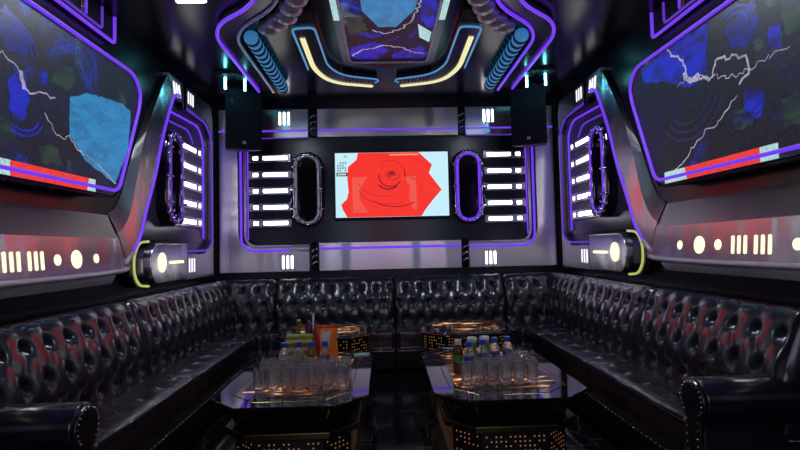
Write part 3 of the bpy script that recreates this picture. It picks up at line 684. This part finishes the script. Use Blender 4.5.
# ------------------------------------------------------------------ tufted leather sofa
def resample(P, step):
    P = [Vector(p) for p in P]; out = [P[0]]; 
    for a, b in zip(P, P[1:]):
        n = max(1, round((b-a).length/step))
        for i in range(1, n+1): out.append(a+(b-a)*i/n)
    return out
BACKPROF = fillet([(.258, .36), (.252, .64), (.178, .81), (.146, .885), (.11, .915), (.07, .92), (.03, .89), (.02, .80)], [.0, .12, .03, .04, .03, .04, .05, 0], 6)
SEATPROF = fillet([(.18, .425), (.56, .435), (.635, .425), (.645, .34), (.645, .205)], [0, .02, .04, .06, 0], 6)
def sstep(x): x = max(0, min(1, x)); return x*x*(3-2*x)
WID = .027
def tufted(fn, u0, u1, prof, su, rows, dr, depth, step_u, step_v, low, phase=0, zero_end=True):
    """grid surface: prof (d, z) swept along u from u0 to u1, with diamond tufting; rows = arc of first row .. count"""
    P = resample(prof, step_v); arc = [0]
    for a, b in zip(P, P[1:]): arc.append(arc[-1]+(b-a).length)
    N = []
    for i in range(len(P)):
        t = (P[min(i+1, len(P)-1)]-P[max(i-1, 0)]).normalized(); N.append(Vector((t.y, -t.x)))
    nu = max(2, int(abs(u1-u0)/step_u)); bm = bm_(); G = []
    a0, nr = rows; btn = []
    def h(u, s):
        q = (s-a0)/dr; qc = max(0, min(nr-1, q)); p = u/su+phase
        A = abs(math.sin(PI*(p+qc/2))); B = abs(math.sin(PI*(p-qc/2)))
        v = .20*(A*B)**.4
        du = abs((p-q/2+.5) % 1-.5) if abs(q-round(q)) < 1 else 1
        rq = max(0, min(nr-1, round(q))); du = abs((p-rq/2+.5) % 1-.5)*su; ds = s-(a0+rq*dr)
        v += .80*(1-math.exp(-(du*du+ds*ds*.7)/(WID*WID)))
        dirp = 1.0
        if q > nr-1: dirp = 1-sstep((q-nr+1)/2.2)*.75
        if q < 0: dirp = 1-sstep(-q/1.2)*.8
        v = 1-(1-v)*dirp
        e = min(abs(u-u0), abs(u-u1))
        v *= .25+.75*sstep(e/.035)
        return v*depth*(1+.04*math.sin(u*31+s*17)*math.sin(u*13-s*29))
    for i in range(nu+1):
        u = u0+(u1-u0)*i/nu; col = []
        for k, p in enumerate(P):
            edge = sstep(min(arc[k], arc[-1]-arc[k])/.04)
            q = p+N[k]*(h(u, arc[k])*edge*(1 if p.x > .13 else sstep((p.x-.03)/.10))); col.append(bm.verts.new(fn(u, q.y, q.x)))
        col.append(bm.verts.new(fn(u, low, P[-1].x))); col.append(bm.verts.new(fn(u, low, P[0].x)))
        G.append(col)
    n = len(G[0])
    for i in range(nu):
        for k in range(n): bm.faces.new((G[i][k], G[i][(k+1) % n], G[i+1][(k+1) % n], G[i+1][k]))
    bm.faces.new(G[0]); bm.faces.new(G[-1][::-1])
    # buttons
    bb = bm_(); 
    for r in range(nr):
        s = a0+r*dr; k = min(range(len(arc)), key=lambda j: abs(arc[j]-s)); lo, hi = min(u0, u1), max(u0, u1)
        j = math.ceil((lo/su+phase-r/2))-1
        while True:
            u = (j+r/2-phase)*su if False else (j-phase+r/2)*su
            j += 1
            if u > hi-.03: break
            if u < lo+.03: continue
            q = P[k]+N[k]*.004; blob(bb, fn(u, q.y, q.x), .013)
    return bm, bb
def back_sofa_fn(a, b, d): return (a, BACK-.02-d, b)
def sofa_side_fn(s): return lambda a, b, d: (s*(HALF-.02-d), a, b)
def add_run(t, fn, u0, u1, phase=0):
    bm, bb = tufted(fn, u0, u1, BACKPROF, .165, (.13, 3), .172, .044, .0125, .0125, .36, phase)
    finish(bm, 'backrest', 'leather', t, smooth=True)
    o = finish(bb, 'tuft_buttons', 'leather_button', t, smooth=True); o['kind'] = 'stuff'
def add_seat(t, fn, u0, u1, phase=0):
    bm, bb = tufted(fn, u0, u1, SEATPROF, .24, (.12, 2), .17, .016, .014, .014, .20, phase)
    finish(bm, 'seat', 'leather', t, smooth=True)
    o = finish(bb, 'seat_buttons', 'leather_button', t, smooth=True); o['kind'] = 'stuff'
    finish(tube(bm_(), [fn(u0+.01, .432, .655), fn(u1-.01, .432, .655)], .007, 6), 'piping', 'leather', t, smooth=True)
    finish(prism(bm_(), [(u0, .03), (u1, .03), (u1, .215), (u0, .215)], .05, .625, fn), 'base', 'fabric_black', t)
    bm = bm_(); n = int(abs(u1-u0)/.045)
    for k in range(n): u = u0+(u1-u0)*(k+.5)/n; blob(bm, fn(u, .222, .662), .0065)
    o = finish(bm, 'nailhead_trim', 'nail', t, smooth=True); o['kind'] = 'stuff'
    for u in (u0+.1*(1 if u1 > u0 else -1), u1-.1*(1 if u1 > u0 else -1)):
        p = fn(u, 0, .56); bm = bm_(); lathe(bm, [(0, 0), (.025, 0), (.03, .035), (0, .035)], 10, (p[0], p[1], 0)); finish(bm, 'foot', 'black_plastic', t)
def arm(t, s, yc):
    fn = lambda a, b, d: (s*(HALF-.02-d), yc+a, b)
    prof = [(.055, .04), (.055, .40)]+[(.10*math.cos(a), .545+.10*math.sin(a)) for a in [math.radians(-50+i*14) for i in range(21)]]+[(-.055, .40), (-.055, .04)]
    o = finish(prism(bm_(), prof, .02, .645, fn), 'armrest', 'leather', t, smooth=False, bevel=.012, seg=3)
    o.data.polygons.foreach_set('use_smooth', [True]*len(o.data.polygons))
    fp = [(a*.9, (b-.3)*.97+.3) for a, b in prof]
    f = finish(prism(bm_(), fp, .645, .66, fn), 'arm_front', 'leather', o, bevel=.006)
    bm = bm_()
    for k in range(17):
        a = math.radians(-45+k*270/16); blob(bm, fn(.078*math.cos(a), .545+.078*math.sin(a), .662), .006)
    for k in range(11):
        for e in (-1, 1): blob(bm, fn(e*.040, .09+k*.036, .662), .006)
    g = finish(bm, 'nailhead_trim', 'nail', o, smooth=True); g['kind'] = 'stuff'
def sofa(label, loc, runs, arm_s=None, arm_y=0):
    t = thing('sofa_section', label, 'sofa', loc, 'tufted sofa sections')
    for fn, u0, u1, ph in runs: add_run(t, fn, u0, u1, ph); 
    return t
for s in (-1, 1):
    fn = sofa_side_fn(s); sd = SIDE[s]; y0 = 2.27 if s < 0 else 2.36
    t = thing('sofa_section', f'tufted black leather sofa section with rolled arm, nearest on the {sd}', 'sofa', (s*1.6, 2.9, 0), 'tufted sofa sections')
    add_run(t, fn, y0-.12, 3.55); add_seat(t, fn, y0+.02, 3.55); arm(t, s, y0-.06)
    t = thing('sofa_section', f'armless tufted black sofa section along the {sd} wall, second from the arm', 'sofa', (s*1.6, 4.1, 0), 'tufted sofa sections')
    add_run(t, fn, 3.56, 4.78); add_seat(t, fn, 3.56, 4.78)
    t = thing('sofa_section', f'tufted black corner sofa section in the {sd} back corner', 'sofa', (s*1.6, 5.2, 0), 'tufted sofa sections')
    add_run(t, fn, 4.79, 5.72); add_run(t, back_sofa_fn, s*1.90, s*1.285)
    add_seat(t, fn, 4.79, 5.60)
    bm, bb = tufted(back_sofa_fn, s*1.39, s*1.285, SEATPROF, .21, (.13, 3), .13, .016, .016, .016, .20); finish(bm, 'seat', 'leather', t, smooth=True); bb.free()
    finish(prism(bm_(), [(s*1.39, .03), (s*1.285, .03), (s*1.285, .215), (s*1.39, .215)], .05, .625, back_sofa_fn), 'base', 'fabric_black', t)
    t = thing('sofa_section', f'straight tufted black sofa section under the television, {sd} half', 'sofa', (s*.65, 5.4, 0), 'tufted sofa sections')
    x0, x1 = sorted((s*1.275, .04-s*-.005 if s > 0 else .03))
    add_run(t, back_sofa_fn, x0, x1); add_seat(t, back_sofa_fn, x0, x1)

# ------------------------------------------------------------------ coffee tables
def octagon(cx, cy, hx, hy, c): return [(cx-hx+c, cy-hy), (cx+hx-c, cy-hy), (cx+hx, cy-hy+c), (cx+hx, cy+hy-c), (cx+hx-c, cy+hy), (cx-hx+c, cy+hy), (cx-hx, cy+hy-c), (cx-hx, cy-hy+c)]
XYZ = lambda a, b, d: (a, b, d)
def table(cx, cy, hx, hy, H, label, pierced=False):
    t = thing('coffee_table', label, 'coffee table', (cx, cy, 0), 'mirror-topped coffee tables')
    c = .17
    finish(prism(bm_(), octagon(cx, cy, hx, hy, c), H-.022, H, XYZ), 'glass_top', 'table_glass', t, bevel=.005)
    i = octagon(cx, cy, hx-.10, hy-.10, c-.03)
    finish(prism(bm_(), octagon(cx, cy, hx-.14, hy-.16, c-.04), H-.001, H+.0012, XYZ), 'amber_inlay', 'amber_stone', t)
    finish(tube(bm_(), [(p[0], p[1], H+.0005) for p in i], .003, 4, True), 'gold_line', 'gold_line', t)
    bm = bm_(); A = octagon(cx, cy, hx-.06, hy-.06, c-.02); B = octagon(cx, cy, hx-.12, hy-.12, c-.04) if not pierced else A
    va = [bm.verts.new((*p, H-.022)) for p in A]; vb = [bm.verts.new((*p, .30)) for p in B]
    bm.faces.new(va); bm.faces.new(vb[::-1])
    for k in range(8): bm.faces.new((va[k], va[(k+1) % 8], vb[(k+1) % 8], vb[k]))
    bd = finish(bm, 'body', 'table_body', t)
    # corner posts
    for p, q in zip(A, B): finish(tube(bm_(), [(p[0], p[1], H-.022), (q[0], q[1], .30)], .012, 6), 'corner_post', 'bronze', t)
    finish(prism(bm_(), octagon(cx, cy, hx-.06, hy-.06, c-.02), .262, .30, XYZ), 'ledge', 'bronze', t, bevel=.006)
    O = octagon(cx, cy, hx-.11, hy-.11, c-.03)
    finish(prism(bm_(), O, 0, .262, XYZ), 'plinth', 'plinth', t)
    # pierced plinth: rows of lit holes
    bm = bm_(); rnd = random.Random(int(cx*100+cy*10))
    for k in range(8):
        a = Vector(O[k]); b = Vector(O[(k+1) % 8]); L = (b-a).length; n = int(L/.026); tdir = (b-a)/L; nrm = Vector((tdir.y, -tdir.x))
        for i in range(1, n):
            for r in range(9):
                if (i*7+r*3) % 5 == 0 or rnd.random() < .12: continue
                p = a+tdir*(L*i/n)+nrm*.0015; z = .225-r*.025
                q = [p-tdir*.005, p+tdir*.005]
                vs = [bm.verts.new((p.x+tdir.x*.005*math.cos(w_), p.y+tdir.y*.005*math.cos(w_), z+.005*math.sin(w_))) for w_ in [2*PI*j/6 for j in range(6)]]
                f = bm.faces.new(vs)
    if pierced:                                                       # the far tables are pierced right up to the glass
        for k in range(8):
            a = Vector(A[k]); b = Vector(A[(k+1) % 8]); L = (b-a).length; n = int(L/.026); tdir = (b-a)/L; nrm = Vector((tdir.y, -tdir.x))
            for i in range(1, n):
                for r in range(6):
                    if (i*5+r*3) % 7 == 0 or rnd.random() < .15: continue
                    p = a+tdir*(L*i/n)+nrm*.0015; z = .475-r*.026
                    bm.faces.new([bm.verts.new((p.x+tdir.x*.0055*math.cos(w_), p.y+tdir.y*.0055*math.cos(w_), z+.0055*math.sin(w_))) for w_ in [2*PI*j/6 for j in range(6)]])
    o = finish(bm, 'lit_holes', 'led_amber', t); o['kind'] = 'stuff'
    return t
NZ, FZ = .46, .52
table(-.60, 3.36, .435, .70, NZ, 'octagonal mirror-topped coffee table with snacks and glasses, near left')
table(.635, 3.36, .435, .70, NZ, 'octagonal mirror-topped coffee table with water bottles and glasses, near right')
table(-.60, 4.70, .435, .42, FZ, 'octagonal amber-topped coffee table behind the snack table', True)
table(.68, 4.70, .435, .42, FZ, 'bare octagonal amber-topped coffee table behind the water bottles', True)

# ------------------------------------------------------------------ glasses and bottles
def place(src, loc, rz=0):
    """copy of a thing with its parts"""
    o = src.copy(); C.objects.link(o); o.location = loc; o.rotation_euler = (0, 0, rz)
    for ch in list(src.children):
        c = ch.copy(); C.objects.link(c); c.parent = o
        for g in list(ch.children): d = g.copy(); C.objects.link(d); d.parent = c
    return o
def set_local(o, parent):
    o.parent = parent; o.location = (0, 0, 0); return o
def glass_src():
    bm = bm_()
    lathe(bm, [(0, 0), (.029, 0), (.031, .004), (.0355, .095), (.036, .13), (.0345, .132), (.0325, .129), (.027, .026), (.02, .020), (0, .019)], 20)
    for v in bm.verts:
        rr = math.hypot(v.co.x, v.co.y)
        if rr > .028 and v.co.z < .1 and round(math.atan2(v.co.y, v.co.x)/(2*PI/20)) % 2: v.co.x *= .91; v.co.y *= .91
    o = finish(bm, 'glass_tumbler', 'glass', None, smooth=False); return o
rnd = random.Random(3)
first = True; gs = glass_src()
ORD = ('first', 'second', 'third', 'fourth', 'fifth', 'sixth', 'seventh'); ROW = ('front', 'second', 'third', 'back')
def glass_block(x0, y0, nx, ny, label, group, skip=()):
    global first
    for j in range(ny):
        for i in range(nx):
            if (i, j) in skip: continue
            o = gs if first else gs.copy()
            if not first: C.objects.link(o)
            first = False
            o.location = (x0+i*.078+(.012 if j % 2 else 0)+rnd.uniform(-.003, .003), y0+j*.078+rnd.uniform(-.003, .003), NZ+.0015); tag(o, f'clear tumbler, {ORD[i]} from left in {ROW[j]} row of glasses on {label} table', 'glass', group)
glass_block(-.80, 2.96, 7, 4, 'near left', 'glasses on the near left table')
glass_block(.405, 2.96, 6, 4, 'near right', 'glasses on the near right table', {(0, 1), (0, 2), (0, 3), (1, 2), (1, 3), (2, 3), (3, 3)})

def bottle(loc, label, group, fill=None, labelmat='label_blue', cap='cap_blue', h=.215, body='bottle_plastic', wrap=None):
    t = thing('water_bottle' if cap == 'cap_blue' else 'tea_bottle', label, 'bottle', (0, 0, 0), group)
    r = .034; s = h/.215
    bm = bm_(); lathe(bm, [(0, 0), (r*.85, 0), (r, .008), (r, .05*s), (r*.95, .055*s), (r, .06*s), (r, .140*s), (r*.93, .160*s), (r*.66, .178*s), (.0175, .184*s), (.0175, .200*s), (0, .200*s)], 16)
    b = finish(bm, 'bottle_body', body, t, smooth=True)
    bm = bm_(); lathe(bm, [(0, .186*s), (.0215, .186*s), (.0215, .212*s), (.019, .216*s), (0, .216*s)], 16); finish(bm, 'cap', cap, t, smooth=False)
    bm = bm_(); lathe(bm, [(r+.0008, .075*s), (r+.0008, .125*s)], 16); finish(bm, 'label_wrap', labelmat, t, smooth=True)
    t.location = (*loc, NZ+.0015); return t
for i, x in enumerate((-.722, -.632, -.545, -.460)):
    bottle((x, 3.285+.01*(i % 2)), ('blue-capped bottle of pale drink, leftmost behind the glasses of the snack table', 'blue-capped bottle, second from left behind the glasses of the snack table', 'blue-capped bottle of yellow drink in front of the orange snack bag', 'blue-capped bottle with a purplish label, rightmost on the snack table')[i], 'blue-capped bottles on the left table',
           labelmat=('bag_white', 'box_green', 'box_yellow', 'wrap_purple')[i], body=('bottle_plastic', 'bottle_plastic', 'tea_pale', 'bottle_plastic')[i])
for i, x in enumerate((.452, .548, .638, .728)):
    bottle((x, 3.13 if i == 0 else (3.20, 3.25, 3.275)[i-1]), ('blue-capped water bottle at the left of its row, beside the green bottle', 'blue-capped water bottle, second from the green bottle on the right table', 'blue-capped water bottle, third from the green bottle on the right table', 'blue-capped water bottle at the right end of its row')[i], 'blue-capped bottles on the right table')
bottle((.395, 3.215), 'green and amber tea bottle with pale cap on the near right table', None, labelmat='label_green', cap='cap_white', body='tea_amber')
for i, (x, y) in enumerate(((.52, 3.42), (.61, 3.44))):
    t = thing('drink_can', f'green drink can with white top behind the water bottles, {"left" if i == 0 else "right"} of two', 'can', (0, 0, 0), 'green cans')
    bm = bm_(); lathe(bm, [(0, 0), (.028, 0), (.033, .008), (.033, .15), (.030, .158)], 16); finish(bm, 'can_body', 'green_can', t, smooth=True)
    bm = bm_(); lathe(bm, [(.030, .158), (.034, .160), (.034, .185), (.028, .192), (0, .192)], 16); finish(bm, 'white_lid', 'cap_white', t, smooth=True)
    t.location = (x, y, NZ+.0015)

# snacks on the left table
def snacks():
    z = NZ+.0015
    t = thing('snack_box', 'striped green and yellow snack box behind the bottles on the near left table', 'snack box', (-.655, 3.50, z))
    finish(prism(bm_(), rrect(-.745, -.565, 3.45, 3.56, .008, 2), z, z+.225, XYZ), 'carton', 'box_green', t, bevel=.004)
    for k, mt in enumerate(('box_yellow', 'bag_white', 'box_yellow')):
        finish(prism(bm_(), [(-.743, 3.447), (-.567, 3.447), (-.567, 3.4495), (-.743, 3.4495)], z+.075+k*.052, z+.098+k*.052, XYZ), 'stripe', mt, t)
    t = thing('snack_bag', 'upright orange and red snack bag with white patch on the near left table', 'snack bag', (-.475, 3.47, z))
    bm = bm_(); nx, nz = 10, 14; x0, wd, ht = -.555, .160, .295
    def pt(u, v, sd): 
        e = math.sin(PI*u)**.6*math.sin(PI*min(1, v*1.02+.02))**.6; wv = .004*math.sin(9*u+5*v)
        return (x0+wd*u+.004*math.sin(7*v), 3.47+sd*(.002+.026*e)+wv, z+ht*v)
    for sd in (-1, 1):
        g = [[bm.verts.new(pt(i/nx, k/nz, sd)) for k in range(nz+1)] for i in range(nx+1)]
        for i in range(nx):
            for k in range(nz): 
                f = bm.faces.new((g[i][k], g[i+1][k], g[i+1][k+1], g[i][k+1])); u = (i+.5)/nx; v = (k+.5)/nz
                f.material_index = 2 if (.38 < u < .72 and .5 < v < .85) else (1 if u < .30 or v > .93 else 0)
    bmesh.ops.remove_doubles(bm, verts=bm.verts[:], dist=.0045)
    finish(bm, 'pouch', ['bag_orange', 'bag_red', 'bag_white'], t, smooth=True)
    t = thing('beer_bottle', 'slim brown bottle with gold neck rising behind the striped snack box', 'bottle', (0, 0, 0))
    bm = bm_(); lathe(bm, [(0, 0), (.028, 0), (.03, .006), (.03, .12), (.022, .15), (.0125, .175), (.0125, .22), (0, .22)], 14); finish(bm, 'bottle_body', 'bottle_brown', t, smooth=True)
    bm = bm_(); lathe(bm, [(.0132, .18), (.0132, .235), (.015, .237), (.015, .252), (0, .252)], 14); finish(bm, 'gold_foil', 'foil_gold', t, smooth=True)
    t.location = (-.685, 3.62, z); t.scale = (1.1, 1.1, 1.25)
    t = thing('straw_cup', 'cup holding a tall white stick and purple wrapped sweets', 'cup', (0, 0, 0))
    bm = bm_(); lathe(bm, [(0, 0), (.03, 0), (.038, .13), (.035, .13), (.028, .01), (0, .01)], 14); finish(bm, 'cup', 'box_green', t, smooth=True)
    finish(tube(bm_(), [(0, 0, .02), (.008, .004, .15), (.018, .01, .268)], .0075, 6), 'white_stick', 'stick_white', t, smooth=True)
    bm = bm_(); lathe(bm, [(0, .11), (.02, .12), (.028, .16), (.020, .205), (.012, .225), (0, .23)], 10, (-.012, 0, 0)); finish(bm, 'purple_wrapper', 'wrap_purple', t, smooth=True)
    t.location = (-.60, 3.63, z); t.scale = (1.1, 1.1, 1.33)
    t = thing('tongs', 'black tongs leaning in the front left tumbler of the snack table', 'tongs', (-.80, 2.96, z))
    for e in (-1, 1):
        finish(tube(bm_(), [(-.793, 2.96+e*.004, z+.03), (-.806, 2.962+e*.006, z+.12), (-.816, 2.964, z+.19)], .0055, 6), 'arm', 'fabric_black', t, smooth=True)
    t = tag(finish(prism(bm_(), [(-.30, 3.80), (-.185, 3.83), (-.195, 3.93), (-.315, 3.90)], z, z+.006, XYZ), 'menu_card', 'card_green', bevel=.001), 'pale green card lying at the far right corner of the snack table', 'card')
snacks()
